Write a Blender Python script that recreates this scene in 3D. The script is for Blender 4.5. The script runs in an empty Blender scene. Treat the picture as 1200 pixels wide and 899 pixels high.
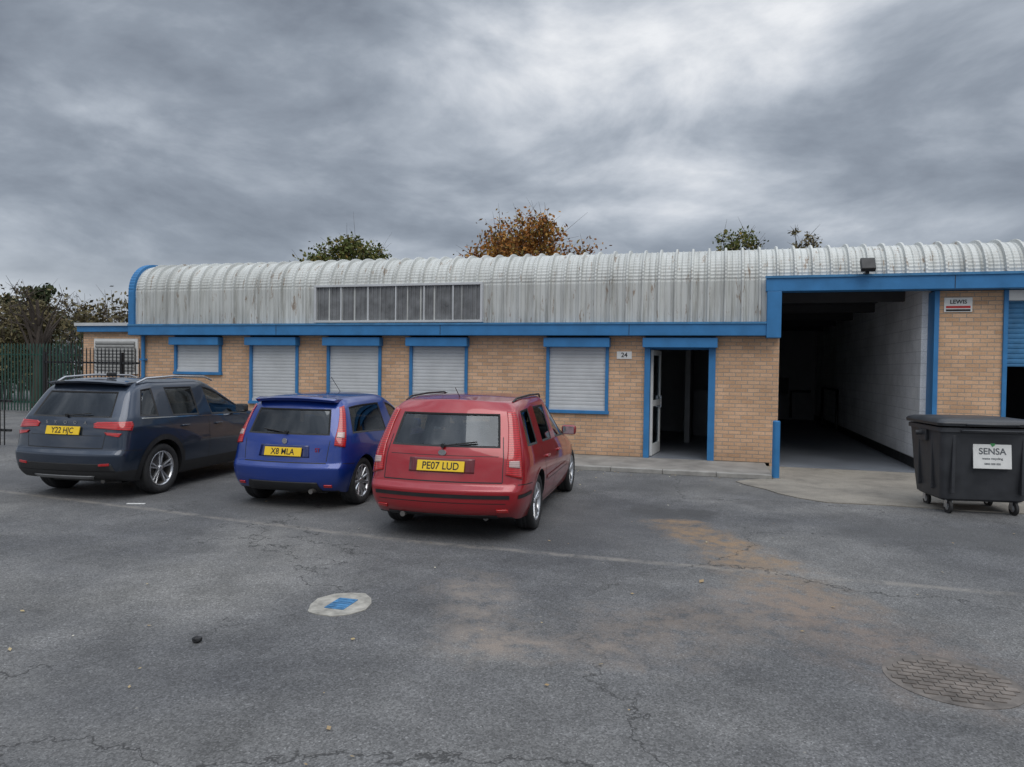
import bpy, bmesh, math, random
from mathutils import Vector, Matrix
from mathutils.bvhtree import BVHTree
random.seed(7)
scene=bpy.context.scene
D=bpy.data
rad=math.radians
# ------------------------------------------------------------------ helpers
class NB:
    def __init__(s,nt): s.nt=nt
    def n(s,t,**kw):
        nd=s.nt.nodes.new(t)
        for k,v in kw.items(): setattr(nd,k,v)
        return nd
    def l(s,a,b): s.nt.links.new(a,b)
    def setin(s,sock,v):
        if isinstance(v,bpy.types.NodeSocket): s.l(v,sock)
        else: sock.default_value=v
    def m(s,op,a,b=None,c=None,clamp=False):
        nd=s.n('ShaderNodeMath',operation=op,use_clamp=clamp)
        s.setin(nd.inputs[0],a)
        if b is not None: s.setin(nd.inputs[1],b)
        if c is not None: s.setin(nd.inputs[2],c)
        return nd.outputs[0]
    def vm(s,op,a,b=None,out=0):
        nd=s.n('ShaderNodeVectorMath',operation=op)
        s.setin(nd.inputs[0],a)
        if b is not None:
            if op=='SCALE': s.setin(nd.inputs['Scale'],b)
            else: s.setin(nd.inputs[1],b)
        return nd.outputs['Value'] if out=='v' else nd.outputs[0]
    def noise(s,vec,scale,detail=4,rough=.55,dist=0):
        nd=s.n('ShaderNodeTexNoise'); s.setin(nd.inputs['Vector'],vec)
        nd.inputs['Scale'].default_value=scale; nd.inputs['Detail'].default_value=detail
        nd.inputs['Roughness'].default_value=rough; nd.inputs['Distortion'].default_value=dist
        return nd.outputs[0]
    def ramp(s,fac,stops,interp='LINEAR'):
        nd=s.n('ShaderNodeValToRGB'); s.setin(nd.inputs[0],fac); cr=nd.color_ramp; cr.interpolation=interp
        while len(cr.elements)<len(stops): cr.elements.new(.5)
        for e,(p,c) in zip(cr.elements,stops):
            e.position=p; e.color=(c,c,c,1) if isinstance(c,(int,float)) else (*c,1)
        return nd.outputs[0]
    def mix(s,fac,a,b,bt='MIX'):
        nd=s.n('ShaderNodeMix',data_type='RGBA',blend_type=bt)
        s.setin(nd.inputs[0],fac)
        for sk,v in ((nd.inputs[6],a),(nd.inputs[7],b)):
            if isinstance(v,tuple) and len(v)==3: v=(*v,1)
            s.setin(sk,v)
        return nd.outputs[2]
    def mr(s,v,a,b,c=0.,d=1.):
        nd=s.n('ShaderNodeMapRange'); s.setin(nd.inputs[0],v)
        for i,q in enumerate((a,b,c,d)): nd.inputs[i+1].default_value=q
        return nd.outputs[0]
    def bump(s,h,strength=.3,dist=.01):
        nd=s.n('ShaderNodeBump'); s.l(h,nd.inputs['Height']); nd.inputs['Strength'].default_value=strength
        nd.inputs['Distance'].default_value=dist; return nd.outputs[0]
def newmat(name):
    m=D.materials.new(name); m.use_nodes=True; nt=m.node_tree; nt.nodes.clear()
    b=NB(nt); out=b.n('ShaderNodeOutputMaterial'); p=b.n('ShaderNodeBsdfPrincipled'); b.l(p.outputs[0],out.inputs[0])
    return m,b,p,out
def simple(name,col,rough=.6,metal=0,coat=0,var=.12,vscale=6,bump=0,spec=.5):
    m,b,p,o=newmat(name)
    tc=b.n('ShaderNodeTexCoord').outputs['Object']
    n=b.noise(tc,vscale,4,.6)
    f=b.mr(n,.3,.7,1-var,1+var)
    rgb=b.n('ShaderNodeRGB'); rgb.outputs[0].default_value=(*col,1)
    b.l(b.vm('SCALE',rgb.outputs[0],f),p.inputs['Base Color'])
    r=b.mr(n,.3,.7,max(0,rough-.08),min(1,rough+.08)); b.l(r,p.inputs['Roughness'])
    p.inputs['Metallic'].default_value=metal; p.inputs['Coat Weight'].default_value=coat
    p.inputs['Specular IOR Level'].default_value=spec
    if bump: b.l(b.bump(b.noise(tc,vscale*12,3),bump,.004),p.inputs['Normal'])
    return m
def empty(name,loc=(0,0,0),rz=0):
    e=D.objects.new(name,None); scene.collection.objects.link(e); e.location=loc; e.rotation_euler=(0,0,rz); return e
def mobj(name,vs,fs,mat=None,parent=None,smooth=False):
    me=D.meshes.new(name); me.from_pydata([tuple(v) for v in vs],[],fs); me.update()
    if mat:
        for mm in (mat if isinstance(mat,list) else [mat]): me.materials.append(mm)
    if smooth: me.polygons.foreach_set('use_smooth',[True]*len(me.polygons))
    o=D.objects.new(name,me); scene.collection.objects.link(o)
    if parent: o.parent=parent
    return o
def box(name,x0,x1,y0,y1,z0,z1,mat,parent=None,bev=0,seg=2):
    vs=[(x,y,z) for x in (x0,x1) for y in (y0,y1) for z in (z0,z1)]
    fs=[(0,1,3,2),(4,6,7,5),(0,4,5,1),(2,3,7,6),(0,2,6,4),(1,5,7,3)]
    o=mobj(name,vs,fs,mat,parent)
    if bev:
        m=o.modifiers.new('b','BEVEL'); m.width=bev; m.segments=seg; m.limit_method='ANGLE'
        if seg>2: o.data.polygons.foreach_set('use_smooth',[True]*6)
    return o
def frustum(p0,p1,r0,r1,n=8):
    p0=Vector(p0);p1=Vector(p1);d=(p1-p0).normalized()
    a=d.cross(Vector((0,0,1)) if abs(d.z)<.9 else Vector((1,0,0))).normalized();b=d.cross(a)
    vs=[];fs=[]
    for p,r in((p0,r0),(p1,r1)):
        for i in range(n):
            t=2*math.pi*i/n; vs.append(p+a*math.cos(t)*r+b*math.sin(t)*r)
    for i in range(n): fs.append((i,(i+1)%n,n+(i+1)%n,n+i))
    fs.append(tuple(range(n))); fs.append(tuple(range(n,2*n)))
    return vs,fs
def join(parts):
    V=[];F=[]
    for v,f in parts:
        k=len(V); V+=list(v); F+=[tuple(i+k for i in q) for q in f]
    return V,F
def cyl(name,p0,p1,r,mat,parent=None,n=20,r1=None,bev=0):
    v,f=frustum(p0,p1,r,r if r1 is None else r1,n)
    o=mobj(name,v,f,mat,parent)
    if bev:
        m=o.modifiers.new('b','BEVEL'); m.width=bev; m.segments=3; m.limit_method='ANGLE'; m.angle_limit=rad(50)
    return o
def tube(name,pts,r,mat,parent=None):
    c=D.curves.new(name,'CURVE'); c.dimensions='3D'; c.bevel_depth=r; c.bevel_resolution=3; c.use_fill_caps=True
    s=c.splines.new('POLY'); s.points.add(len(pts)-1)
    for q,p in zip(s.points,pts): q.co=(*p,1)
    c.materials.append(mat); o=D.objects.new(name,c); scene.collection.objects.link(o)
    if parent:o.parent=parent
    return o
def text(name,s,loc,size,mat,parent=None,rot=(math.pi/2,0,0),ext=.001,sx=1,spacing=1):
    c=D.curves.new(name,'FONT'); c.body=s; c.size=size; c.extrude=ext; c.align_x='CENTER'; c.align_y='CENTER'; c.offset=.0015*size/.1
    c.space_character=spacing
    c.materials.append(mat); o=D.objects.new(name,c); scene.collection.objects.link(o); o.location=loc; o.rotation_euler=rot; o.scale=(sx,1,1)
    if parent:o.parent=parent
    return o
# ------------------------------------------------------------------ materials
blue=simple('blue_paint',(.030,.175,.40),.5,var=.14,vscale=3)
blue_d=simple('blue_paint_faded',(.05,.19,.37),.55,var=.22,vscale=5)
black=simple('black_plastic',(.014,.014,.015),.5,var=.2)
rubber=simple('rubber',(.02,.02,.021),.75,var=.3,vscale=20,bump=.3)
darkint=simple('interior_trim',(.03,.03,.032),.8)
seatm=simple('seat_fabric',(.045,.045,.05),.9,vscale=30,bump=.3)
alloy=simple('alloy',(.55,.56,.58),.3,metal=.85,var=.08)
chrome=simple('chrome',(.75,.75,.76),.12,metal=1,var=.03)
white=simple('white_paint',(.72,.72,.70),.6,var=.07)
conc=simple('concrete',(.25,.235,.215),.9,var=.28,vscale=2.2,bump=.5)
kerbm=simple('kerb_concrete',(.30,.29,.27),.9,var=.25,vscale=4,bump=.4)
brakem=simple('brake_disc',(.18,.17,.16),.45,metal=.7)
platey=simple('number_plate_yellow',(.80,.53,.02),.4,var=.04)
ink=simple('ink',(.01,.01,.012),.5)
greyw=simple('bare_interior_wall',(.36,.37,.38),.85,var=.12,vscale=1.5)
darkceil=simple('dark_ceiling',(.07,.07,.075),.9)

def brick_mat(name,c1,c2,cm,painted=False):
    m,b,p,o=newmat(name)
    tc=b.n('ShaderNodeTexCoord').outputs['Object']; sp=b.n('ShaderNodeSeparateXYZ'); b.l(tc,sp.inputs[0])
    cb=b.n('ShaderNodeCombineXYZ'); b.l(b.m('ADD',sp.outputs[0],sp.outputs[1]),cb.inputs[0]); b.l(sp.outputs[2],cb.inputs[1])
    bt=b.n('ShaderNodeTexBrick'); b.l(cb.outputs[0],bt.inputs['Vector'])
    bt.inputs['Scale'].default_value=1; bt.inputs['Brick Width'].default_value=.45 if painted else .225
    bt.inputs['Row Height'].default_value=.225 if painted else .075
    bt.inputs['Mortar Size'].default_value=.0075; bt.inputs['Mortar Smooth'].default_value=.2; bt.inputs['Bias'].default_value=-.1
    bt.inputs['Color1'].default_value=(*c1,1); bt.inputs['Color2'].default_value=(*c2,1); bt.inputs['Mortar'].default_value=(*cm,1)
    n1=b.noise(cb.outputs[0],1.1,5,.6); n2=b.noise(cb.outputs[0],40,3,.6)
    f=b.m('MULTIPLY',b.mr(n1,.3,.7,.80,1.14),b.mr(n2,.3,.7,.86,1.12))
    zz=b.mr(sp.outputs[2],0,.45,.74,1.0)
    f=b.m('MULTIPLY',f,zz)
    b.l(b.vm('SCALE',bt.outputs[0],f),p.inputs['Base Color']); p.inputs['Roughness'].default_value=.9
    h=b.m('ADD',b.m('MULTIPLY',bt.outputs['Fac'],-1.),b.m('MULTIPLY',n2,.4))
    b.l(b.bump(h,.6,.008),p.inputs['Normal'])
    return m
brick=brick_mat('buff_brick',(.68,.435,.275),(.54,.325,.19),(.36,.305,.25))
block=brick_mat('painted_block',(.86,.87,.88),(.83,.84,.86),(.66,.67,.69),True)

def cladding():
    m,b,p,o=newmat('profiled_metal')
    tc=b.n('ShaderNodeTexCoord').outputs['Object']
    mp=b.n('ShaderNodeMapping'); b.l(tc,mp.inputs[0]); mp.inputs['Scale'].default_value=(9,1,.55)
    st=b.noise(mp.outputs[0],1.3,5,.65)
    mp2=b.n('ShaderNodeMapping'); b.l(tc,mp2.inputs[0]); mp2.inputs['Scale'].default_value=(12,3,2.2)
    ru=b.noise(mp2.outputs[0],1.1,4,.7); pt=b.noise(tc,.6,3)
    sp=b.n('ShaderNodeSeparateXYZ'); b.l(tc,sp.inputs[0])
    low=b.mr(sp.outputs[2],2.7,4.1,1.,.5)
    c=b.mix(b.m('MULTIPLY',b.ramp(st,[(.46,0.),(.72,1.)]),low),(.56,.575,.555),(.24,.24,.215))
    c=b.mix(b.m('MULTIPLY',b.ramp(ru,[(.60,0.),(.66,.9)]),.8),c,(.22,.14,.08))
    c=b.vm('SCALE',c,b.mr(pt,.3,.7,.85,1.1))
    b.l(c,p.inputs['Base Color']); p.inputs['Roughness'].default_value=.5; p.inputs['Metallic'].default_value=.05
    return m
metal=cladding()
shut=simple('shutter_metal',(.52,.535,.545),.5,metal=.1,var=.1,vscale=2)

# ------------------------------------------------------------------ ground
def ground_mat():
    m,b,p,o=newmat('asphalt')
    tc=b.n('ShaderNodeTexCoord').outputs['Object']
    fine=b.noise(tc,110,3,.7)
    vo=b.n('ShaderNodeTexVoronoi'); b.l(tc,vo.inputs['Vector']); vo.inputs['Scale'].default_value=95
    agg=b.ramp(vo.outputs['Color'],[(.15,.62),(.55,.96),(.85,1.25),(.95,1.7)])
    big=b.noise(tc,.28,5,.6,.4); med=b.noise(tc,1.6,5,.68,.3)
    f=b.m('MULTIPLY',b.mr(fine,.3,.7,.68,1.28),agg)
    f=b.m('MULTIPLY',f,b.mr(big,.35,.65,.72,1.22)); f=b.m('MULTIPLY',f,b.mr(med,.3,.7,.74,1.24))
    base=b.mix(b.mr(big,.35,.65),(.140,.142,.149),(.164,.161,.155))
    c=b.vm('SCALE',base,f)
    nc=b.n('ShaderNodeTexNoise'); b.l(tc,nc.inputs['Vector']); nc.inputs['Scale'].default_value=1.8; nc.inputs['Detail'].default_value=5; nc.inputs['Roughness'].default_value=.65
    wv=b.vm('ADD',tc,b.vm('SCALE',b.vm('SUBTRACT',nc.outputs['Color'],(.5,.5,.5)),1.1))
    grain=b.mr(fine,.3,.7,.7,1.3)
    def seg(a,bb,w,soft,amt,col,vec=None,gate=None):
        nonlocal c
        vec=vec or wv
        a=Vector((*a,0)); q=Vector((*bb,0))-a; L=max(q.length_squared,1e-6)
        pa=b.vm('SUBTRACT',vec,tuple(a)); h=b.m('DIVIDE',b.vm('DOT_PRODUCT',pa,tuple(q),'v'),L,clamp=True)
        sc=b.n('ShaderNodeVectorMath',operation='SCALE'); sc.inputs[0].default_value=tuple(q); b.l(h,sc.inputs['Scale'])
        d=b.vm('LENGTH',b.vm('SUBTRACT',pa,sc.outputs[0]),None,'v')
        k=b.mr(d,w,w+soft,amt,0.)
        if gate is not None: k=b.m('MULTIPLY',k,gate)
        rgb=b.n('ShaderNodeRGB'); rgb.outputs[0].default_value=(*col,1)
        c=b.mix(k,c,b.vm('SCALE',rgb.outputs[0],grain))
    g=b.ramp(b.noise(tc,5,4,.7),[(.36,0.),(.58,1.)])
    seg((-.35,-5.9),(.35,-7.2),.12,.34,.85,(.30,.20,.115),gate=g)
    seg((.35,-7.2),(.75,-8.4),.12,.5,.65,(.26,.19,.13),gate=g)
    seg((.7,-8.6),(-.4,-9.5),.12,.6,.5,(.235,.19,.155),gate=g)
    seg((.7,-8.6),(1.4,-9.6),.12,.6,.55,(.235,.18,.145),gate=g)
    seg((-1.9,-8.8),(-1.4,-10.),.08,.4,.6,(.27,.23,.195),gate=g)
    seg((-1.4,-10.),(-.6,-9.9),.06,.3,.6,(.27,.225,.19),gate=g)
    seg((-.75,-5.2),(-.2,-5.2),.2,.2,.75,(.06,.06,.06))
    seg((2.0,-5.4),(4.,-5.4),.2,.6,.5,(.08,.08,.08))
    seg((-.8,-3.2),(.6,-2.9),.15,.7,.45,(.08,.08,.08))
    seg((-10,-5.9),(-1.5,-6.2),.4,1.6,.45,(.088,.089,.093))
    seg((-6.5,-12.4),(-3.5,-11.9),.2,.9,.3,(.085,.086,.09))
    wl=b.vm('ADD',tc,b.vm('SCALE',b.vm('SUBTRACT',nc.outputs['Color'],(.5,.5,.5)),.12))
    for a,q in (((-14,-6.3),(-9.7,-6.8)),((-9.7,-6.8),(-3,-7.66)),((-3,-7.66),(9,-7.78))):
        seg(a,q,.025,.06,.6,(.27,.25,.225),vec=wl,gate=g)
    v2=b.n('ShaderNodeTexVoronoi',feature='DISTANCE_TO_EDGE'); b.l(wv,v2.inputs['Vector']); v2.inputs['Scale'].default_value=.33
    cr=b.m('MULTIPLY',b.mr(v2.outputs[0],.001,.005,1.,0.),b.ramp(big,[(.42,0.),(.52,.8)]))
    c=b.mix(cr,c,(.045,.045,.045))
    v3=b.n('ShaderNodeTexVoronoi'); b.l(tc,v3.inputs['Vector']); v3.inputs['Scale'].default_value=5.5
    spk=b.m('MULTIPLY',b.mr(v3.outputs['Distance'],.045,.06,1.,0.),b.ramp(v3.outputs['Color'],[(.72,0.),(.74,.55)]))
    c=b.mix(spk,c,(.34,.32,.28))
    b.l(c,p.inputs['Base Color']); b.l(b.mr(med,.3,.7,.80,.95),p.inputs['Roughness']); p.inputs['Specular IOR Level'].default_value=.3
    h=b.m('ADD',b.m('MULTIPLY',fine,.6),b.m('MULTIPLY',vo.outputs['Distance'],.8)); h=b.m('SUBTRACT',h,b.m('MULTIPLY',cr,2.))
    b.l(b.bump(h,.5,.010),p.inputs['Normal'])
    return m
asph=ground_mat()
mobj('ground',[(-400,-400,0),(400,-400,0),(400,400,0),(-400,400,0)],[(0,1,2,3)],asph)

# ------------------------------------------------------------------ building
B=empty('industrial_unit_building')
X0,XE=-13.6,12.0
wins=[(-12.57,-11.24,1.575),(-10.46,-9.17,.92),(-8.43,-7.08,.92),(-6.40,-5.05,.92),(-3.32,-2.02,.92)]
door=(-1.30,.07)
ZT=2.505
openings=[(a,b_,z) for a,b_,z in wins]+[(door[0],door[1],None)]
x=X0; k=0
for a,b_,z in openings:
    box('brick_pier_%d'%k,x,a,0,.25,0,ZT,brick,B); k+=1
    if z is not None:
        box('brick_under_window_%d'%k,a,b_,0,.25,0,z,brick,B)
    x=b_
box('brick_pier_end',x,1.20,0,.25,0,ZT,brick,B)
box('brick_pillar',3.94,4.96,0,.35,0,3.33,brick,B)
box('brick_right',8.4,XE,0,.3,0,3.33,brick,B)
box('end_wall',X0,X0+.25,.25,15,0,3.9,brick,B)
def shutter(name,x0,x1,z0,z1,y,mat,parent,pitch=.075,dep=.007):
    vs=[];fs=[];z=z1;rows=[]
    while z>z0+1e-4:
        h=min(pitch,z-z0)
        for t,d in ((0,0),(.12,dep),(.5,dep*1.3),(.88,dep),(.97,0)): rows.append((z-h*t,y-d))
        z-=h
    rows.append((z0,y))
    for zz,yy in rows: vs+=[(x0,yy,zz),(x1,yy,zz)]
    for i in range(len(rows)-1): fs.append((2*i,2*i+1,2*i+3,2*i+2))
    return mobj(name,vs,fs,mat,parent)
for i,(a,b_,z) in enumerate(wins):
    t=.065
    box('window_frame_l_%d'%i,a,a+t,-.045,.05,z+t,2.28,blue,B,.004)
    box('window_frame_r_%d'%i,b_-t,b_,-.045,.05,z+t,2.28,blue,B,.004)
    box('window_sill_%d'%i,a-.02,b_+.02,-.06,.05,z-.002,z+t,blue,B,.004)
    box('shutter_box_%d'%i,a-.03,b_+.03,-.20,.05,2.28,2.47,blue,B,.008)
    shutter('roller_shutter_%d'%i,a+t-.003,b_-t+.003,z+t-.002,2.285,.015,shut,B)
    box('shutter_bottom_bar_%d'%i,a+t,b_-t,-.02,.012,z+t,z+t+.06,shut,B)
    box('window_back_%d'%i,a,b_,.08,.24,z,2.5,darkceil,B)
a,b_=door
box('door_frame_l',a,a+.11,-.05,.14,.07,2.28,blue,B,.004)
box('door_frame_r',b_-.13,b_,-.05,.14,.07,2.28,blue,B,.004)
box('door_shutter_box',a-.03,b_+.03,-.22,.14,2.28,2.47,blue,B,.008)
box('door_lintel',a,b_,.14,.25,2.25,2.5,blue,B)
DL=empty('door_leaf',(a+.13,.16,.09),rad(84)); DL.parent=B
box('door_stile_1',0,.09,-.022,.022,0,2.15,white,DL,.003); box('door_stile_2',.88,.97,-.022,.022,0,2.15,white,DL,.003)
for z0,z1 in((0,.22),(1.0,1.12),(2.05,2.15)): box('door_rail',.09,.88,-.02,.02,z0,z1,white,DL)
box('door_handle',.84,.87,-.06,-.022,.95,1.2,chrome,DL,.004)
def glassmat(name,tint,base=.045,gain=1.):
    m,b,p,o=newmat(name); b.nt.nodes.remove(p)
    tr=b.n('ShaderNodeBsdfTransparent'); tr.inputs[0].default_value=(*tint,1)
    gl=b.n('ShaderNodeBsdfGlossy'); gl.inputs['Roughness'].default_value=.03; gl.inputs[0].default_value=(.85,.92,1,1)
    lw=b.n('ShaderNodeLayerWeight'); lw.inputs[0].default_value=.5
    fac=b.m('ADD',b.m('MULTIPLY',b.m('POWER',lw.outputs['Facing'],4.),.8*gain),base,clamp=True)
    mx=b.n('ShaderNodeMixShader'); b.l(fac,mx.inputs[0]); b.l(tr.outputs[0],mx.inputs[1]); b.l(gl.outputs[0],mx.inputs[2]); b.l(mx.outputs[0],o.inputs[0])
    return m
glass=glassmat('car_glass',(.34,.38,.38),.07); privacy=glassmat('privacy_glass',(.10,.11,.115),.07)
wglass=glassmat('door_glass',(.8,.85,.85))
box('door_glass_1',.09,.88,-.004,.004,.22,1.0,wglass,DL); box('door_glass_2',.09,.88,-.004,.004,1.12,2.05,wglass,DL)
floorm=simple('floor_paint',(.17,.185,.21),.45,var=.18,vscale=1)
box('office_floor',-3.4,1.1,.0,6.5,.0,.075,floorm,B)
box('office_back',-3.4,1.1,6.5,6.6,.075,2.5,greyw,B)
box('office_left',-3.5,-3.4,.25,6.6,.075,2.5,greyw,B)
box('office_ceiling',-3.5,1.1,.25,6.6,2.5,2.6,greyw,B)
box('office_right_wall',1.1,1.2,.25,14.5,0,3.5,greyw,B)
box('office_partition',-.62,-.5,3.4,6.5,.075,2.5,greyw,B)
box('office_cupboard',-.45,.3,5.4,6.0,.075,1.3,greyw,B)
box('bay_floor',1.2,3.76,0.0,14.4,.0,.03,floorm,B)
box('bay_partition',3.76,3.9,.36,14.5,0,3.5,block,B)
box('bay_skirting',3.745,3.758,.36,14.4,.03,.22,black,B)
box('bay_back_wall',1.2,3.76,14.4,14.6,0,3.5,greyw,B)
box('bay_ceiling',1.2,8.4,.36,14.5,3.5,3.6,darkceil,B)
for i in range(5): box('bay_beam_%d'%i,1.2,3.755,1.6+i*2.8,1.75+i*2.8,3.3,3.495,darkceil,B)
tube('bay_pipe',[(2.9,14.3,.1),(2.9,14.3,1.1),(3.6,14.3,1.1)],.05,black,B)
box('bay_meter',2.4,2.8,14.2,14.38,1.0,1.6,black,B)
tube('bay_pipe_b',[(3.68,9,.1),(3.68,9,1.3),(3.68,12,1.3),(3.68,12,.1)],.04,black,B)
box('bay_jamb_r',3.86,3.94,-.05,.36,.03,3.33,blue,B,.005)
box('bay_jamb_l',1.2,1.24,.0,.3,.03,3.33,brick,B,.004)
box('fascia_low',-13.72,1.0,-.27,-.02,2.51,2.765,blue,B,.01)
box('fascia_lip',-13.72,1.0,-.29,-.271,2.735,2.775,blue_d,B)
box('fascia_end_box',.98,1.24,-.30,-.02,2.47,3.34,blue,B,.01)
box('fascia_high',.96,XE,-.30,.02,3.34,3.62,blue,B,.01)
box('fascia_high_lip',.94,XE,-.325,-.301,3.585,3.63,blue_d,B)
for xx in (-9.6,-5.6,-1.6): box('fascia_joint',xx,xx+.012,-.273,-.268,2.52,2.73,black,B)
for xx in (4.1,7.1): box('fascia_joint_high',xx,xx+.012,-.303,-.298,3.35,3.58,black,B)
box('soffit',-13.7,1.0,-.02,.26,2.765,2.80,darkceil,B)
box('upper_wall_gap',-13.6,1.2,.0,.1,2.8,3.55,darkceil,B)
shutter('blue_roller_door',5.03,8.33,1.98,3.2,.12,blue_d,B,.09,.012)
box('second_frame',4.96,5.03,-.04,.3,.03,3.33,blue,B,.004)
box('second_head',5.03,8.4,-.03,.3,3.15,3.33,white,B,.004)
box('second_floor',4.96,8.4,0,14.4,0,.03,floorm,B)
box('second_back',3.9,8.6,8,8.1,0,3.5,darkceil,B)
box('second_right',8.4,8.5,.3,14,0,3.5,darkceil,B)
R=.68; ZC=3.57; YF=-.15
def roof_path(z0):
    P=[(YF,z0,-1,0)]
    n=max(2,int((ZC-z0)/.3)+1)
    for i in range(1,n): P.append((YF,z0+(ZC-z0)*i/n,-1,0))
    N=15
    for i in range(N):
        for s,off in ((0,0),(.5,-.008)):
            t=(i+s)/N*math.pi/2
            P.append((YF+R-(R+off)*math.cos(t),ZC+(R+off)*math.sin(t),-math.cos(t),math.sin(t)))
    P.append((YF+R,ZC+R,0,1)); P.append((YF+R+1.2,ZC+R-.01,0,1)); P.append((15,ZC+R-.25,0,1))
    return P
def roof(name,xa,xb,z0):
    P=roof_path(z0); xs=[]; x=xa; pitch=.315
    while x<xb-.01:
        jt=random.uniform(-.004,.004)
        for d,h in ((0,0),(.075,0),(.09,.014),(.105,0),(.185,0),(.20,.014),(.215,0),(.250,0),(.266,.058),(.299,.058)):
            if x+d<xb: xs.append((x+d,h+(jt if h>.02 else 0)))
        x+=pitch
    xs.append((xb,0))
    vs=[];fs=[];n=len(xs)
    for (y,z,ny,nz) in P:
        for xx,h in xs: vs.append((xx,y+ny*h,z+nz*h))
    for i in range(len(P)-1):
        for j in range(n-1): fs.append((i*n+j,i*n+j+1,(i+1)*n+j+1,(i+1)*n+j))
    return mobj(name,vs,fs,metal,B)
roof('roof_sheet_left',-13.6,1.19,2.77); roof('roof_sheet_right',1.2,XE,3.55)
P=roof_path(2.51); vs=[];fs=[]
for (y,z,ny,nz) in P:
    for xx,h in ((-13.76,-.04),(-13.76,.065),(-13.60,.065),(-13.60,-.04)): vs.append((xx,y+ny*h,z+nz*h))
for i in range(len(P)-1):
    for j in range(4): fs.append((i*4+j,i*4+(j+1)%4,(i+1)*4+(j+1)%4,(i+1)*4+j))
mobj('verge_trim',vs,fs,blue,B)
ev=[(-13.68,y,z) for (y,z,_,_) in P]+[(-13.68,15,2.5)]
mobj('gable_end',ev,[tuple(range(len(ev)))],blue_d,B)
box('back_wall',X0,XE,15,15.2,0,3.95,brick,B)
ca,cb=-8.63,-4.66; c0,c1=2.79,3.63
yw=-.235
for nm,q in (('b',(ca,cb,c0,c0+.05)),('t',(ca,cb,c1-.05,c1)),('l',(ca,ca+.05,c0+.05,c1-.05)),('r',(cb-.05,cb,c0+.05,c1-.05))):
    box('clerestory_frame_'+nm,q[0],q[1],yw-.03,-.14,q[2],q[3],shut,B,.004)
gp=simple('grp_glazing',(.16,.165,.17),.35,var=.35,vscale=4)
vs=[];fs=[];xx=ca+.05;r=[]
while xx<cb-.05:
    r+= [(xx,0),(xx+.05,0),(xx+.062,-.02),(xx+.08,-.02),(xx+.092,0)]; xx+=.1
r=[q for q in r if q[0]<cb-.05]
for q in r: vs+=[(q[0],yw+.03+q[1],c0+.05),(q[0],yw+.03+q[1],c1-.05)]
for i in range(len(r)-1): fs.append((2*i,2*i+2,2*i+3,2*i+1))
mobj('clerestory_glazing',vs,fs,gp,B)
for i in range(1,6):
    xx=ca+(cb-ca)*i/6; box('clerestory_mullion_%d'%i,xx-.015,xx+.015,yw-.01,yw+.03,c0+.05,c1-.05,shut,B)
tube('downpipe',[(-13.45,-.07,2.5),(-13.45,-.07,.1)],.045,blue,B)
for zz in (.8,1.9): box('pipe_clip',-13.52,-13.38,-.12,0,zz,zz+.04,blue,B)
box('unit_number_plate',-1.86,-1.56,-.012,0,2.05,2.2,white,B); text('unit_number','24',(-1.71,-.014,2.125),.13,ink,B)
S=box('security_sign',4.02,4.47,-.02,0,2.95,3.21,white,B,.003)
redp=simple('red_print',(.5,.03,.03),.5)
box('sign_red_band',4.05,4.44,-.024,-.0205,3.02,3.06,redp,B); box('sign_black_band',4.05,4.44,-.024,-.0205,2.965,3.0,ink,B)
text('sign_text','LEWIS',(4.245,-.024,3.13),.10,ink,B)
FL=empty('flood_light_mount',(2.67,-.42,3.78),0); FL.parent=B
o=box('flood_light_body',-.12,.12,-.05,.05,-.13,.13,black,FL,.015); o.rotation_euler=(rad(-35),0,0)
box('flood_light_bracket',-.03,.03,.0,.25,-.16,-.12,black,FL)
box('airbrick',-4.35,-4.13,-.006,0,.30,.45,darkceil,B)
A=empty('annex_building')
box('annex_wall',-18.5,-13.9,3,9,0,2.75,brick,A)
box('annex_fascia',-18.6,-13.9,2.85,9.1,2.75,2.93,blue,A,.01); box('annex_capping',-18.65,-13.9,2.8,9.1,2.93,3.02,shut,A)
box('annex_window_frame',-18.05,-16.45,2.95,2.998,1.5,2.55,white,A); shutter('annex_louvre',-17.97,-16.53,1.58,2.47,2.94,simple('louvre_grey',(.30,.30,.29),.6),A,.1,.03)
box('pavement',-13.6,1.02,-1.62,-.001,0,.07,conc)
K=empty('kerb')
xx=-13.6
while xx<1.0:
    x2=min(xx+.914,1.02); box('kerb_stone',xx+.004,x2-.004,-1.76,-1.622,0,.078,kerbm,K,.008); xx+=.914
def slab(name,pts,z0,z1,mat):
    n=len(pts); return mobj(name,[(*p,z0) for p in pts]+[(*p,z1) for p in pts],[tuple(range(n,2*n))]+[(i,(i+1)%n,n+(i+1)%n,n+i) for i in range(n)],mat)
def aprm():
    m,b,p,o=newmat('worn_concrete'); tc=b.n('ShaderNodeTexCoord').outputs['Object']
    n=b.noise(tc,1.2,6,.7,.4); n2=b.noise(tc,70,3,.7)
    c=b.ramp(n,[(.3,(.14,.13,.115)),(.45,(.225,.205,.175)),(.6,(.29,.265,.225)),(.72,(.20,.175,.14))])
    b.l(b.vm('SCALE',c,b.mr(n2,.3,.7,.75,1.25)),p.inputs['Base Color']); p.inputs['Roughness'].default_value=.9
    b.l(b.bump(n2,.5,.006),p.inputs['Normal']); return m
apr=aprm()
slab('concrete_apron',[(1.04,-1.76),(.8,-1.82),(.6,-1.98),(.42,-2.2),(.55,-2.5),(.83,-2.85),(1.0,-3.2),(1.25,-3.5),(1.6,-3.75),(2.4,-3.68),(3.3,-3.74),(4.3,-3.7),(9,-3.6),(9,-.002),(1.04,-.002)],0,.014,apr)
BO=empty('bollard',(1.08,-1.66,0))
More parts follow.
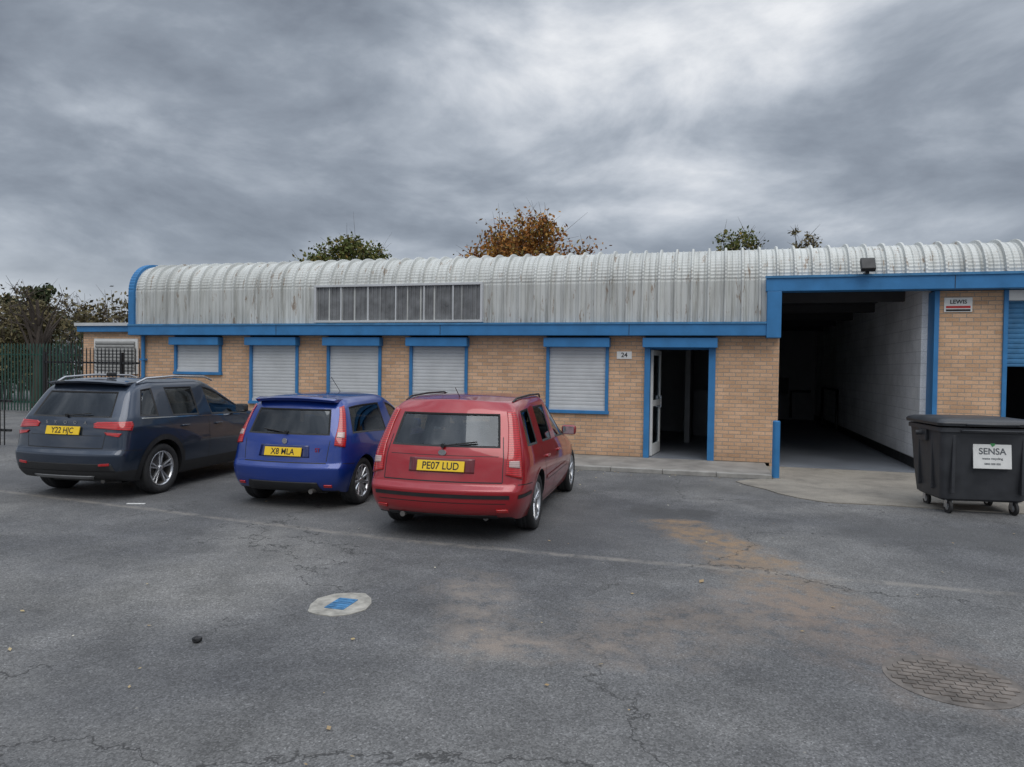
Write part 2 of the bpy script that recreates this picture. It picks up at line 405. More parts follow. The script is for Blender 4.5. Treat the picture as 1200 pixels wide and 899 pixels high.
cyl('post',(0,0,0),(0,0,1.0),.062,blue,BO,24,bev=.02); cyl('collar',(0,0,.0),(0,0,.03),.08,conc,BO,24)

# ------------------------------------------------------------------ ground features
CP=empty('inspection_cover',(-2.71,-9.67,0))
def ngon(r,n,ph=0,sx=1,sy=1): return [(math.cos(2*math.pi*i/n+ph)*r*sx,math.sin(2*math.pi*i/n+ph)*r*sy) for i in range(n)]
s_=slab('surround',[(x_*(1+random.uniform(-.09,.07)),y_*(1+random.uniform(-.09,.07))) for x_,y_ in ngon(.26,12,.3,.92,1.1)],0,.006,simple('pale_mortar',(.33,.315,.28),.9,var=.4,vscale=9,bump=.6)); s_.parent=CP
lidm=simple('cover_blue',(.05,.17,.33),.6,var=.5,vscale=14)
box('lid',-.08,.08,-.12,.12,.004,.012,lidm,CP,.003)
for i in range(5): box('lid_rib',-.07,.07,-.10+i*.045,-.092+i*.045,.0125,.015,lidm,CP)
MC=empty('manhole_cover',(1.42,-9.78,0))
mc=simple('rusty_iron',(.145,.125,.11),.9,var=.5,vscale=5,bump=.6)
s_=slab('frame',ngon(.37,40),0,.004,simple('worn_mortar',(.145,.128,.115),.95,var=.5,vscale=6,bump=.5)); s_.parent=MC
parts=[]
for i in range(-4,5):
    for j in range(-6,7):
        cx=i*.085+(.04 if j%2 else 0); cy=j*.058
        if math.hypot(cx,cy)<.31:
            v=[(cx+sx*.035,cy+sy*.022,z) for z in(.004,.010) for sx,sy in((-1,-1),(1,-1),(1,1),(-1,1))]
            parts.append((v,[(4,5,6,7),(0,1,5,4),(1,2,6,5),(2,3,7,6),(3,0,4,7)]))
v,f=join(parts); mobj('tread_blocks',v,f,mc,MC)
bm=bmesh.new(); bmesh.ops.create_icosphere(bm,subdivisions=2,radius=.033)
for v in bm.verts: v.co*=random.uniform(.8,1.2); v.co.z*=.7
me=D.meshes.new('stone'); bm.to_mesh(me); bm.free(); me.materials.append(black); o=D.objects.new('stone',me); scene.collection.objects.link(o); o.location=(-3.24,-10.63,.02)
lv=[]
leafm,b,p,o_=newmat('dry_leaf')
oi=b.n('ShaderNodeNewGeometry').outputs['Random Per Island']
b.l(b.ramp(oi,[(0,(.42,.33,.17)),(.4,(.25,.16,.08)),(.75,(.5,.42,.25)),(1,(.6,.58,.5))]),p.inputs['Base Color']); p.inputs['Roughness'].default_value=.8
def leafq(c,s,flat=False):
    c=Vector(c)
    if flat: n=Vector((random.uniform(-.3,.3),random.uniform(-.3,.3),1)).normalized()
    else: n=Vector((random.gauss(0,1),random.gauss(0,1),random.gauss(0,1)+.3)).normalized()
    a=n.orthogonal().normalized(); a.rotate(Matrix.Rotation(random.uniform(0,6.28),3,n)); q=n.cross(a)
    return [c+a*s,c+q*s*.55,c-a*s*.9,c-q*s*.55],[(0,1,2,3)]
for i in range(330):
    px=random.uniform(-9,7); py=random.uniform(-13.2,-1.9)
    if random.random()<.5: py=random.uniform(-2.3,-1.8)
    lv.append(leafq((px,py,.012),random.uniform(.008,.024),True))
lv.append(leafq((-.05,-8.2,.015),.04,True))
v,f=join(lv); mobj('fallen_leaves',v,f,leafm)
wm=simple('worn_white_line',(.62,.62,.6),.8,var=.2,vscale=30)
slab('bay_marking',[(-7.3,-7.0),(-7.08,-6.93),(-7.10,-6.88),(-7.32,-6.95)],0.,.004,wm)

# ------------------------------------------------------------------ cars
def paintmat(name,col,metal=.35,clad=None,dirtk=1.):
    m,b,p,o=newmat(name)
    tc=b.n('ShaderNodeTexCoord').outputs['Object']; sp=b.n('ShaderNodeSeparateXYZ'); b.l(tc,sp.inputs[0])
    n=b.noise(tc,3.5,5,.65); fl=b.noise(tc,900,1)
    dirt=b.m('MULTIPLY',b.mr(sp.outputs[2],.2,.55,.7*dirtk,0.),b.mr(n,.3,.7,.15,.6))
    dirt=b.m('ADD',dirt,b.mr(n,.35,.8,.0,.03),clamp=True)
    c=b.mix(b.mr(fl,.4,.6),tuple(q*.85 for q in col),tuple(q*1.2 for q in col))
    c=b.mix(dirt,c,(.07,.065,.06))
    ro=b.m('ADD',.30,b.m('MULTIPLY',dirt,.4)); mt=metal; cw=b.m('SUBTRACT',1.,dirt)
    if clad:
        k=b.mr(sp.outputs[2],clad,clad+.006,1.,0.)
        c=b.mix(k,c,(.022,.022,.023)); ro=b.m('ADD',ro,b.m('MULTIPLY',k,.3)); cw=b.m('MULTIPLY',cw,b.m('SUBTRACT',1.,k))
        mt=b.m('MULTIPLY',b.m('SUBTRACT',1.,k),metal)
    b.l(c,p.inputs['Base Color']); b.l(ro,p.inputs['Roughness']); b.l(cw,p.inputs['Coat Weight']); p.inputs['Coat Roughness'].default_value=.03
    b.setin(p.inputs['Metallic'],mt)
    return m
def lampmat(name,col,k=.55):
    m,b,p,o=newmat(name); tc=b.n('ShaderNodeTexCoord').outputs['Object']
    w=b.n('ShaderNodeTexWave'); w.bands_direction='Z'; b.l(tc,w.inputs[0]); w.inputs['Scale'].default_value=14
    c=b.mix(b.mr(w.outputs[1],.3,.7),tuple(q*k for q in col),col); b.l(c,p.inputs['Base Color'])
    p.inputs['Roughness'].default_value=.15; p.inputs['Coat Weight'].default_value=1; return m
redl=lampmat('red_lens',(.52,.010,.012)); clearl=lampmat('clear_lens',(.50,.36,.34),.8)
FR=[-1,-.84,-.42,0,.42,.84,1]
def rowz(P,belt,roof): return [P['zs'],.37,P['bt'],P['bt']+.06,belt-.13,belt,roof-.09,roof-.015]
def ST(P,yl,yb,yt,belt,roof,gw,ws=1.,crown=.03,tb=0):
    W=P['W']*ws
    return dict(y=[yl,yl,yl,yl,yl*.4+yb*.6,yb,yt,yt-.0],w=[W*.90,W*.965,W*.99,W,W*.985,W*.95,gw,gw-.08],z=rowz(P,belt,roof),crown=crown,tb=tb)
def build_wheel(name,r,width,spokes,style,parent,loc,side,mat=alloy):
    E=empty(name,loc); E.parent=parent
    if side<0: E.rotation_euler=(0,0,math.pi)
    def lathe(prof,n=48):
        vs=[];fs=[];m_=len(prof)
        for i in range(n):
            t=2*math.pi*i/n
            for (xx,rr) in prof: vs.append((xx,rr*math.cos(t),rr*math.sin(t)))
        for i in range(n):
            for j in range(m_-1): fs.append((i*m_+j,i*m_+j+1,((i+1)%n)*m_+j+1,((i+1)%n)*m_+j))
        return vs,fs
    h=width/2; rr=r*.70
    v,f=lathe([(h*.75,rr*.98),(h*.95,rr*1.03),(h*1.04,(rr+r)/2),(h*.95,r*.965),(h*.72,r),(h*.25,r*1.003),(h*.2,r*.985),(h*.14,r*1.003),(-h*.14,r*1.003),(-h*.2,r*.985),(-h*.25,r*1.003),(-h*.72,r),(-h,r*.95),(-h,rr)])
    mobj('tyre',v,f,rubber,E,True)
    v,f=lathe([(h*.55,rr*.90),(h*.88,rr*.93),(h*.92,rr*.99),(h*.80,rr*1.005),(h*.6,rr*.97)]); mobj('rim_lip',v,f,mat,E,True)
    v,f=lathe([(h*.6,rr*.91),(h*.2,rr*.86),(-h*.8,rr*.9)]); mobj('rim_barrel',v,f,brakem,E,True)
    v,f=lathe([(-h*.05,.001),(-h*.05,rr*.72),(-h*.2,rr*.72)]); mobj('brake_disc',v,f,brakem,E)
    v,f=lathe([(-h*.5,.001),(-h*.5,rr*.95)],24); mobj('backing',v,f,black,E)
    v,f=lathe([(h*.78,.001),(h*.78,rr*.12),(h*.7,rr*.17),(h*.3,rr*.2)],24); mobj('hub',v,f,mat,E,True)
    parts=[]
    def spoke(t0,t1,w0,w1):
        c0=Vector((0,math.cos(t0),math.sin(t0)));c1=Vector((0,math.cos(t1),math.sin(t1)))
        p0=c0*rr*.12;p1=c1*rr*.94;d=(p1-p0).normalized();q=Vector((1,0,0)).cross(d)
        V=[]
        for pp,w,xo in((p0,w0,h*.68),(p1,w1,h*.84)):
            for s,dx in((-1,-.012),(-.6,0),(.6,0),(1,-.012),(1,-.045),(-1,-.045)): V.append(pp+q*w*s+Vector((xo+dx,0,0)))
        parts.append((V,[(i,(i+1)%6,6+(i+1)%6,6+i) for i in range(6)]))
    for i in range(spokes):
        t=2*math.pi*i/spokes+.3
        if style=='double':
            spoke(t-.10,t-.16,.012,.013); spoke(t+.10,t+.16,.012,.013)
        else: spoke(t,t,.026,.02)
    v,f=join(parts); mobj('spokes',v,f,mat,E)
def make_car(name,P,loc,rz,paint):
    C=empty(name,loc,rz)
    S=P['st']; N=len(S)-1; vid={}; V=[]
    def add(k,c): vid[k]=len(V); V.append(c)
    for s,q in enumerate(S):
        for j in range(8):
            add(('L',s,j),(-q['w'][j],q['y'][j],q['z'][j])); add(('R',s,j),(q['w'][j],q['y'][j],q['z'][j]))
        for c in range(1,6):
            f=FR[c]; g=1-abs(f)**2
            ty=q['y'][7]+q['tb']*g; tz=q['z'][7]+q['crown']*g
            by=q['y'][0]
            if s==0: ty=q['y'][7]-P['tbl'][7]*g; by-=P['tbl'][0]*(1-abs(f)**2.5)
            if s==N: ty=q['y'][7]+P['nbl']*g; by+=P['nbl']*g
            add(('T',s,c),(f*q['w'][7],ty,tz)); add(('B',s,c),(f*q['w'][0],by,q['z'][0]-.0))
    for e in (0,N):
        q=S[e]
        for j in range(1,7):
            for c in range(1,6):
                f=FR[c]; g=1-abs(f)**2.5
                yy=q['y'][j]-P['tbl'][j]*g if e==0 else q['y'][j]+P['nbl']*(1-abs(f)**2)
                add(('K',e,j,c),(f*q['w'][j],yy,q['z'][j]))
    def T(s,c): return vid[('L',s,7)] if c==0 else vid[('R',s,7)] if c==6 else vid[('T',s,c)]
    def Bt(s,c): return vid[('L',s,0)] if c==0 else vid[('R',s,0)] if c==6 else vid[('B',s,c)]
    def Kk(e,j,c):
        if c==0: return vid[('L',e,j)]
        if c==6: return vid[('R',e,j)]
        if j==7: return T(e,c)
        if j==0: return Bt(e,c)
        return vid[('K',e,j,c)]
    F=[];M=[]
    for s in range(N):
        iv=P['iv'][s]
        for j in range(7):
            m_=1 if (j==5 and iv in 'gG') else 0
            if m_ and iv=='G': m_=2
            for sd in 'LR': F.append((vid[(sd,s,j)],vid[(sd,s+1,j)],vid[(sd,s+1,j+1)],vid[(sd,s,j+1)])); M.append(m_)
        for c in range(6):
            F.append((T(s,c),T(s,c+1),T(s+1,c+1),T(s+1,c))); M.append(1 if s==P['ws'] else 0)
            F.append((Bt(s,c),Bt(s,c+1),Bt(s+1,c+1),Bt(s+1,c))); M.append(3)
    for e in (0,N):
        for j in range(7):
            for c in range(6):
                F.append((Kk(e,j,c),Kk(e,j,c+1),Kk(e,j+1,c+1),Kk(e,j+1,c)))
                M.append(P['rg'] if (e==0 and j==5 and 1<=c<=4) else 0)
    me=D.meshes.new(name+'_shell'); me.from_pydata(V,[],F); me.update()
    mats=[paint,glass,privacy,black,rubber,darkint]
    for m_ in mats: me.materials.append(m_)
    me.polygons.foreach_set('material_index',M)
    bm=bmesh.new(); bm.from_mesh(me); bmesh.ops.recalc_face_normals(bm,faces=bm.faces)
    cl=bm.edges.layers.float.get('crease_edge') or bm.edges.layers.float.new('crease_edge')
    inv={v:k for k,v in vid.items()}
    bm.verts.ensure_lookup_table()
    for e in bm.edges:
        a,b2=[inv[v.index] for v in e.verts]
        def row(k):
            if k[0] in 'LRK': return k[2]
            return 7 if k[0]=='T' else 0
        ra,rb=row(a),row(b2)
        tail=lambda k: (k[1]==0)
        side=a[0] in 'LR' and b2[0] in 'LR'
        if side and tail(a) and tail(b2) and ra!=rb:
            e[cl]=P.get('cc',.1)
        if ra==rb and tail(a) and tail(b2):
            if ra in (2,3): e[cl]=.6
            if ra in (5,): e[cl]=.45
            if ra==7: e[cl]=.7
            if ra==6: e[cl]=.35
        elif ra==rb and side:
            if ra==5: e[cl]=.5
            elif ra==6: e[cl]=.35
            elif ra==7: e[cl]=.1
            elif ra==4: e[cl]=P.get('shc',.3)
            elif ra==0: e[cl]=.6
    bm.to_mesh(me); bm.free()
    ob=D.objects.new('body_tmp',me); scene.collection.objects.link(ob)
    sm=ob.modifiers.new('s','SUBSURF'); sm.levels=3; sm.render_levels=3
    parts=[]
    for yy in (0,P['wb']):
        for sd in (-1,1):
            parts.append(frustum((sd*(P['W']-.30),yy,P['r']+.01),(sd*(P['W']+.15),yy,P['r']+.01),P['r']+P.get('ag',.045),P['r']+P.get('ag',.045),48))
    v,f=join(parts); cm=D.meshes.new('cut'); cm.from_pydata([tuple(q) for q in v],[],f)
    for m_ in mats: cm.materials.append(m_)
    cm.polygons.foreach_set('material_index',[3]*len(f))
    bmc=bmesh.new(); bmc.from_mesh(cm); bmesh.ops.recalc_face_normals(bmc,faces=bmc.faces); bmc.to_mesh(cm); bmc.free()
    co=D.objects.new('cut',cm); scene.collection.objects.link(co)
    bo=ob.modifiers.new('b','BOOLEAN'); bo.operation='DIFFERENCE'; bo.object=co; bo.solver='EXACT'
    dg=bpy.context.evaluated_depsgraph_get(); dg.update()
    me2=D.meshes.new_from_object(ob.evaluated_get(dg))
    D.objects.remove(ob); D.objects.remove(co)
    bm=bmesh.new(); bm.from_mesh(me2)
    bvh=BVHTree.FromBMesh(bm)
    gf=[f for f in bm.faces if f.material_index in (1,2)]
    if gf:
        r_=bmesh.ops.inset_region(bm,faces=gf,thickness=.026,depth=-.006,use_even_offset=True,use_boundary=True)
        for f in r_['faces']: f.material_index=4
    gf=[f for f in bm.faces if f.material_index in (1,2)]
    gv=[];gfs=[];gm=[];mp={}
    for f in gf:
        ids=[]
        for v in f.verts:
            key=(round(v.co.x,5),round(v.co.y,5),round(v.co.z,5))
            if key not in mp: mp[key]=len(gv); gv.append(v.co-v.normal*.001)
            ids.append(mp[key])
        gfs.append(tuple(ids)); gm.append(f.material_index-1)
    bmesh.ops.delete(bm,geom=gf,context='FACES')
    for e in bm.edges:
        if len(e.link_faces)==2 and e.calc_face_angle(0)>rad(32): e.smooth=False
        fm={f.material_index for f in e.link_faces}
        if len(fm)>1: e.smooth=False
    for f in bm.faces: f.smooth=True
    bm.to_mesh(me2); bm.free()
    body=D.objects.new('body',me2); scene.collection.objects.link(body); body.parent=C
    so=body.modifiers.new('so','SOLIDIFY'); so.thickness=.018; so.offset=-1; so.material_offset=5; so.material_offset_rim=0
    g=mobj('windows',gv,gfs,[glass,privacy],C,True); g.data.polygons.foreach_set('material_index',gm)
    def cast(mode,a,z,off,s=1,ang=40):
        if mode=='rear': o_=Vector((a,-4,z)); d=Vector((0,1,0))
        elif mode=='side': o_=Vector((s*3,a,z)); d=Vector((-s,0,0))
        elif mode=='top': o_=Vector((a,z,4)); d=Vector((0,0,-1))
        else:
            t=rad(ang); U=Vector((s*math.cos(t),math.sin(t),0)); d=Vector((-s*math.sin(t),math.cos(t),0)); o_=U*a-d*4+Vector((0,0,z))
        h=bvh.ray_cast(o_,d)
        if h[0] is None: return None
        n=h[1]
        if n.dot(d)>0: n=-n
        return h[0]+n*off
    def ribbon(nm,pts,w,mode='side',s=1,off=.0012,mat=black,ang=40):
        P2=[]
        for (a0,z0),(a1,z1) in zip(pts,pts[1:]):
            L=math.hypot(a1-a0,z1-z0); n=max(1,int(L/.025))
            for i in range(n): P2.append((a0+(a1-a0)*i/n,z0+(z1-z0)*i/n))
        P2.append(pts[-1]); vs=[];fs=[];prev=None
        for i,(a0,z0) in enumerate(P2):
            pa=P2[max(0,i-1)];pb=P2[min(len(P2)-1,i+1)]
            dx,dz=pb[0]-pa[0],pb[1]-pa[1];L=math.hypot(dx,dz) or 1;nx,nz=-dz/L*w/2,dx/L*w/2
            q0=cast(mode,a0+nx,z0+nz,off,s,ang);q1=cast(mode,a0-nx,z0-nz,off,s,ang)
            if q0 is None or q1 is None: prev=None; continue
            k_=len(vs); vs+= [q0,q1]
            if prev is not None and (vs[prev]-q0).length<.12: fs.append((prev,prev+1,k_+1,k_))
            prev=k_
        if fs: return mobj(nm,vs,fs,mat,C,True)
    def patch(nm,A_,B_,mat,mode='diag',s=1,off=.006,ang=40,nu=10,th=.014):
        def samp(pl,t):
            k_=t*(len(pl)-1); i=min(int(k_),len(pl)-2); u=k_-i
            return (pl[i][0]*(1-u)+pl[i+1][0]*u, pl[i][1]*(1-u)+pl[i+1][1]*u)
        nv=6*(len(A_)-1)+4; vs=[];ok=[]
        for i in range(nv+1):
            a0=samp(A_,i/nv);b0=samp(B_,i/nv)
            for j in range(nu+1):
                u=j/nu; q=cast(mode,a0[0]*(1-u)+b0[0]*u,a0[1]*(1-u)+b0[1]*u,off,s,ang)
                ok.append(q is not None); vs.append(q if q is not None else Vector((0,0,0.5)))
        fs=[]
        for i in range(nv):
            for j in range(nu):
                ids=(i*(nu+1)+j,i*(nu+1)+j+1,(i+1)*(nu+1)+j+1,(i+1)*(nu+1)+j)
                if all(ok[q] for q in ids): fs.append(ids)
        o_=mobj(nm,vs,fs,mat,C,True)
        bm_=bmesh.new(); bm_.from_mesh(o_.data); lo=[v_ for v_ in bm_.verts if not v_.link_faces]; bmesh.ops.delete(bm_,geom=lo,context='VERTS'); bm_.to_mesh(o_.data); bm_.free()
        if th: m_=o_.modifiers.new('s','SOLIDIFY'); m_.thickness=th; m_.offset=0
        return o_
    C_=dict(C=C,cast=cast,ribbon=ribbon,patch=patch)
    for yy,nm in((0,'rear'),(P['wb'],'front')):
        for sd in(-1,1):
            build_wheel('wheel_%s_%s'%(nm,'r' if sd>0 else 'l'),P['r'],P['tw'],P['sp'],P['style'],C,(sd*(P['W']-.035-P['tw']/2),yy,P['r']),sd)
            cyl('axle_stub',(sd*(P['W']-.4),yy,P['r']),(sd*(P['W']-.15),yy,P['r']),.05,black,C)
            R_=P['r']+P.get('ag',.045)
            al=P.get('arch',.022)
            pts=[((R_+al/2)*math.cos(t)+yy,P['r']+.01+(R_+al/2)*math.sin(t)) for t in [rad(-16+i*212/40) for i in range(41)]]
            ribbon('arch_lip',pts,al,'side',sd,.006,P.get('archmat',paint))
    sw=P['W']*.44
    for sd in(-1,1):
        cx=sd*sw*.95
        for nm,yy,h in(('front',P['seatf'],P['sh']),('rear',P['seatr'],P['sh']-.02)):
            o_=box('seat_back_'+nm,cx-.24,cx+.24,-.07,.07,0,.6,seatm,C,.05,4); o_.location=(0,yy-.02,h-.62); o_.rotation_euler=(rad(14),0,0)
            o_=box('headrest_'+nm,cx-.13,cx+.13,-.05,.05,0,.17,seatm,C,.04,4); o_.location=(0,yy-.20,h+.02)
            box('seat_base_'+nm,cx-.25,cx+.25,yy,yy+.5,h-.78,h-.58,seatm,C,.04,3)
    box('dashboard',-P['W']*.82,P['W']*.82,P['dash'],P['dash']+.35,P['sh']-.45,P['sh']-.12,darkint,C,.05,3)
    cyl('steering_wheel',(sw,P['dash']-.14,P['sh']-.18),(sw,P['dash']-.12,P['sh']-.17),.18,darkint,C,24)
    box('floor_pan',-P['W']*.6,P['W']*.6,-.4,P['wb']+.2,.19,.26,black,C)
    tube('exhaust_pipe',[(.2,1,.22),(.2,.2,.22),(.45,-.3,.24),(.45,-P['ro']+.25,.24)],.03,brakem,C)
    for sd in(-1,1):
        o_=box('mirror_'+('r' if sd>0 else 'l'),-.10,.10,-.055,.055,-.065,.065,paint,C,.04,4); o_.location=(sd*(P['W']+.05),P['my'],P['mz'])
        o_=box('mirror_glass',-.075,.075,-.004,.004,-.05,.05,chrome,C); o_.location=(sd*(P['W']+.05),P['my']-.058,P['mz'])
    q=cast('rear',0,P['pz'],.02); q2=cast('rear',0,P['pz']+.05,.02); tilt=math.atan2(q2.y-q.y,.05)
    E=empty('number_plate',(0,q.y-.004,P['pz'])); E.parent=C; E.rotation_euler=(-tilt,0,0)
    box('plate',-.26,.26,-.004,.012,-.056,.056,platey,E,.003); text('plate_text',P['plate'],(0,-.0045,-.003),.108,ink,E,sx=.88,spacing=1.02)
    return C_
def door_lines(c,P,lines):
    for sd in(-1,1):
        for i,l in enumerate(lines): c['ribbon']('panel_gap',l,.009,'side',sd)
def handles(c,pos,mat):
    for sd in(-1,1):
        for (yy,zz) in pos:
            q=c['cast']('side',yy,zz,.0,sd)
            if q: box('door_handle',q.x-(.03 if sd<0 else .004),q.x+(.004 if sd<0 else .03),yy-.085,yy+.085,zz-.014,zz+.014,mat,c['C'],.008,3)

# --- red estate
red=paintmat('red_paint',(.31,.005,.012),.15)
Pf=dict(W=.905,zs=.21,bt=.58,wb=2.64,r=.317,tw=.20,sp=5,style='double',ro=.97,tbl=[.15,.15,.15,.14,.12,.12,.12,.13],nbl=.22,rg=1,ws=6,
  seatf=1.25,seatr=.35,sh=1.12,dash=1.75,my=1.72,mz=1.0,pz=.80,plate='PE07 LUD')
Pf['st']=[dict(y=[-.77,-.83,-.84,-.79,-.75,-.70,-.48,-.38],w=[.72,.81,.84,.82,.80,.765,.69,.60],z=[.26,.38,.56,.615,.86,.98,1.36,1.445],crown=.04,tb=0),
  ST(Pf,-.56,-.54,-.36,.985,1.475,.715),ST(Pf,.12,.10,.04,.965,1.505,.73),ST(Pf,.25,.20,.14,.96,1.505,.73),ST(Pf,1.05,1.02,.98,.94,1.505,.73),ST(Pf,1.15,1.12,1.07,.935,1.50,.73),
  ST(Pf,1.70,1.62,1.36,.92,1.455,.69,tb=.06),
  dict(y=[2.1]*5+[2.12,2.10,2.10],w=[.815,.873,.896,.90,.87,.82,.77,.72],z=[.21,.37,.58,.64,.80,.90,.935,.95],crown=.03,tb=.12),
  dict(y=[2.7]*8,w=[.81,.87,.89,.89,.86,.79,.74,.68],z=[.21,.37,.56,.62,.74,.82,.85,.865],crown=.03,tb=.05),
  dict(y=[3.2,3.25,3.25,3.25,3.2,3.15,3.12,3.08],w=[.68,.74,.76,.76,.74,.70,.66,.6],z=[.23,.35,.48,.54,.62,.68,.71,.73],crown=.02,tb=0)]
Pf['iv']='pgpgpgghh'
c=make_car('red_estate_car',Pf,(-2.76,-6.67,0),rad(2.3),red)
for s in(-1,1):
    c['patch']('tail_lamp',[(.0,.72),(.025,.86),(.065,1.0),(.12,1.2),(.15,1.36)],[(.18,.67),(.19,.86),(.21,1.0),(.245,1.2),(.25,1.38)],redl,s=s)
    c['patch']('tail_lamp_clear',[(.04,.80),(.05,.86)],[(.15,.79),(.155,.86)],clearl,s=s,off=.011)
    c['patch']('bumper_reflector',[(s*.60,.335),(s*.60,.37)],[(s*.72,.335),(s*.72,.37)],redl,mode='rear',nu=6)
    c['ribbon']('tailgate_gap',[(s*.655,.64),(s*.65,.9),(s*.62,1.1)],.009,'rear')
c['ribbon']('tailgate_gap_low',[(-.655,.64),(.655,.64)],.012,'rear')
c['ribbon']('bumper_strip',[(-.74,.50),(.74,.50)],.04,'rear',off=.006,mat=black)
for s in(-1,1): c['ribbon']('bumper_strip_side',[(-.80,.50),(-.42,.50)],.04,'side',s,.006,black)
c['ribbon']('bumper_crease',[(-.70,.43),(.70,.43)],.008,'rear')
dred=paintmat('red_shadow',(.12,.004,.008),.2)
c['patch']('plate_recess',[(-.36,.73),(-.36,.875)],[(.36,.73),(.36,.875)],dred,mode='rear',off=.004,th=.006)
c['ribbon']('tailgate_crease',[(-.6,.905),(.6,.905)],.006,'rear',mat=black)
q=c['cast']('rear',0,.935,.01); o=cyl('badge',(0,q.y,.935),(0,q.y-.008,.935),.03,chrome,c['C'],24); o.scale=(1.5,1,1)
c['patch']('lower_valance',[(-.60,.245),(-.60,.30)],[(.60,.245),(.60,.30)],black,mode='rear',off=.004,th=.006)
door_lines(c,Pf,[[(.18,.93),(.33,.70),(.44,.46),(.46,.26)],[(1.07,.93),(1.07,.26)],[(1.98,.86),(1.95,.6),(1.98,.26)],[(.47,.26),(1.98,.26)],[(-.80,.62),(-.42,.60)]])
for s in(-1,1): c['ribbon']('rub_strip',[(.47,.53),(1.95,.53)],.045,'side',s,.008,red); c['ribbon']('rub_strip_shadow',[(.47,.505),(1.95,.505)],.008,'side',s,.009,black)
handles(c,[(.42,.80),(1.22,.79)],red)
for s in(-1,1): tube('roof_bar',[(s*.625,-.28,1.455),(s*.635,-.12,1.495),(s*.645,.5,1.512),(s*.645,1.1,1.505),(s*.62,1.30,1.455)],.012,black,c['C'])
def wiper(c,x0,z0,x1,z1):
    a_=c['cast']('rear',x0,z0,.02); b__=c['cast']('rear',x1,z1,.025)
    if a_ and b__:
        tube('rear_wiper',[tuple(a_),tuple(b__)],.008,black,c['C']); cyl('wiper_pivot',(a_.x,a_.y+.02,a_.z),(a_.x,a_.y-.02,a_.z),.022,black,c['C'])
wiper(c,0,.995,.36,1.04)
tube('aerial',[(0,-.25,1.50),(0,-.42,1.61)],.004,black,c['C'])
cyl('exhaust_tip',(-.42,-.90,.27),(-.42,-.78,.27),.028,brakem,c['C'])

# --- blue three-door hatchback
bl=paintmat('deep_blue_paint',(.003,.032,.23),.25,dirtk=.6)
Ph=dict(W=.845,zs=.20,bt=.56,wb=2.49,r=.312,tw=.20,sp=11,style='single',ro=.68,tbl=[.13,.13,.13,.12,.10,.10,.12,.12],nbl=.22,rg=2,ws=5,ag=.03,
  seatf=1.15,seatr=.35,sh=1.10,dash=1.62,my=1.60,mz=.98,pz=.735,plate='X8 MLA')
Ph['st']=[dict(y=[-.51,-.56,-.57,-.53,-.50,-.46,-.28,-.20],w=[.70,.78,.80,.785,.765,.735,.65,.56],z=[.23,.36,.54,.60,.82,.935,1.29,1.37],crown=.035,tb=0),
  ST(Ph,-.35,-.32,-.18,.955,1.405,.665,crown=.035),ST(Ph,.15,.12,.10,.94,1.435,.68,crown=.035),ST(Ph,.95,.88,.80,.905,1.44,.68,crown=.035),ST(Ph,1.03,.97,.88,.90,1.44,.68,crown=.035),
  ST(Ph,1.58,1.50,1.22,.885,1.40,.645,tb=.06),
  dict(y=[1.98]*5+[1.98,1.96,1.96],w=[.76,.815,.836,.84,.81,.765,.72,.67],z=[.20,.37,.56,.62,.76,.865,.90,.915],crown=.03,tb=.10),
  dict(y=[2.5]*8,w=[.75,.81,.83,.83,.80,.74,.69,.63],z=[.20,.36,.54,.60,.71,.79,.82,.835],crown=.03,tb=.05),
  dict(y=[2.95,3.0,3.0,3.0,2.95,2.9,2.87,2.84],w=[.62,.69,.71,.71,.69,.65,.61,.56],z=[.22,.34,.46,.52,.60,.66,.69,.71],crown=.02,tb=0)]
Ph['iv']='pGGpgghh'
c=make_car('blue_hatchback_car',Ph,(-5.26,-5.97,0),rad(1.5),bl)
for s in(-1,1):
    c['patch']('tail_lamp',[(.17,.82),(.19,.92),(.235,1.05),(.27,1.2),(.28,1.29)],[(.30,.80),(.32,.90),(.335,1.05),(.345,1.2),(.34,1.31)],redl,s=s)
    c['patch']('tail_lamp_clear',[(.205,.92),(.22,.98)],[(.295,.91),(.305,.98)],clearl,s=s,off=.011)
    c['ribbon']('tailgate_gap',[(s*.58,.62),(s*.60,.88)],.008,'rear')
c['ribbon']('tailgate_gap_low',[(-.58,.60),(.58,.60)],.012,'rear')
c['patch']('lower_diffuser',[(-.52,.235),(-.48,.36)],[(.52,.235),(.48,.36)],black,mode='rear',off=.006)
for s in(-1,1): c['patch']('bumper_reflector',[(s*.56,.30),(s*.56,.33)],[(s*.66,.30),(s*.66,.33)],redl,mode='rear',nu=6)
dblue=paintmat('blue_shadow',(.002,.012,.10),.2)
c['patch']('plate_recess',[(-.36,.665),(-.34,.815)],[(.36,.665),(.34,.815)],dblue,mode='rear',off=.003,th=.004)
q=c['cast']('rear',0,.865,.01); o=cyl('badge',(0,q.y,.865),(0,q.y-.008,.865),.036,chrome,c['C'],24)
text('trim_badge','ST',(.46,c['cast']('rear',.46,.76,.008).y-.004,.76),.07,redl,c['C'])
sv=[];sf=[]
for i,x_ in enumerate([-.57,-.51,-.26,0,.26,.51,.57]):
    g=1-(x_/.57)**2
    for (yy,zz) in ((-.10,1.395+.035*g),(-.28-.10*g,1.40+.035*g),(-.36-.11*g,1.38+.035*g),(-.32-.09*g,1.35+.025*g),(-.18,1.345)): sv.append((x_,yy,zz))
for i in range(6):
    for j in range(5): sf.append((i*5+j,i*5+(j+1)%5,(i+1)*5+(j+1)%5,(i+1)*5+j))
sf+= [(0,1,2,3,4),(30,31,32,33,34)]
o=mobj('roof_spoiler',sv,sf,bl,c['C']); m_=o.modifiers.new('b','BEVEL'); m_.width=.008; m_.segments=2; m_.limit_method='ANGLE'
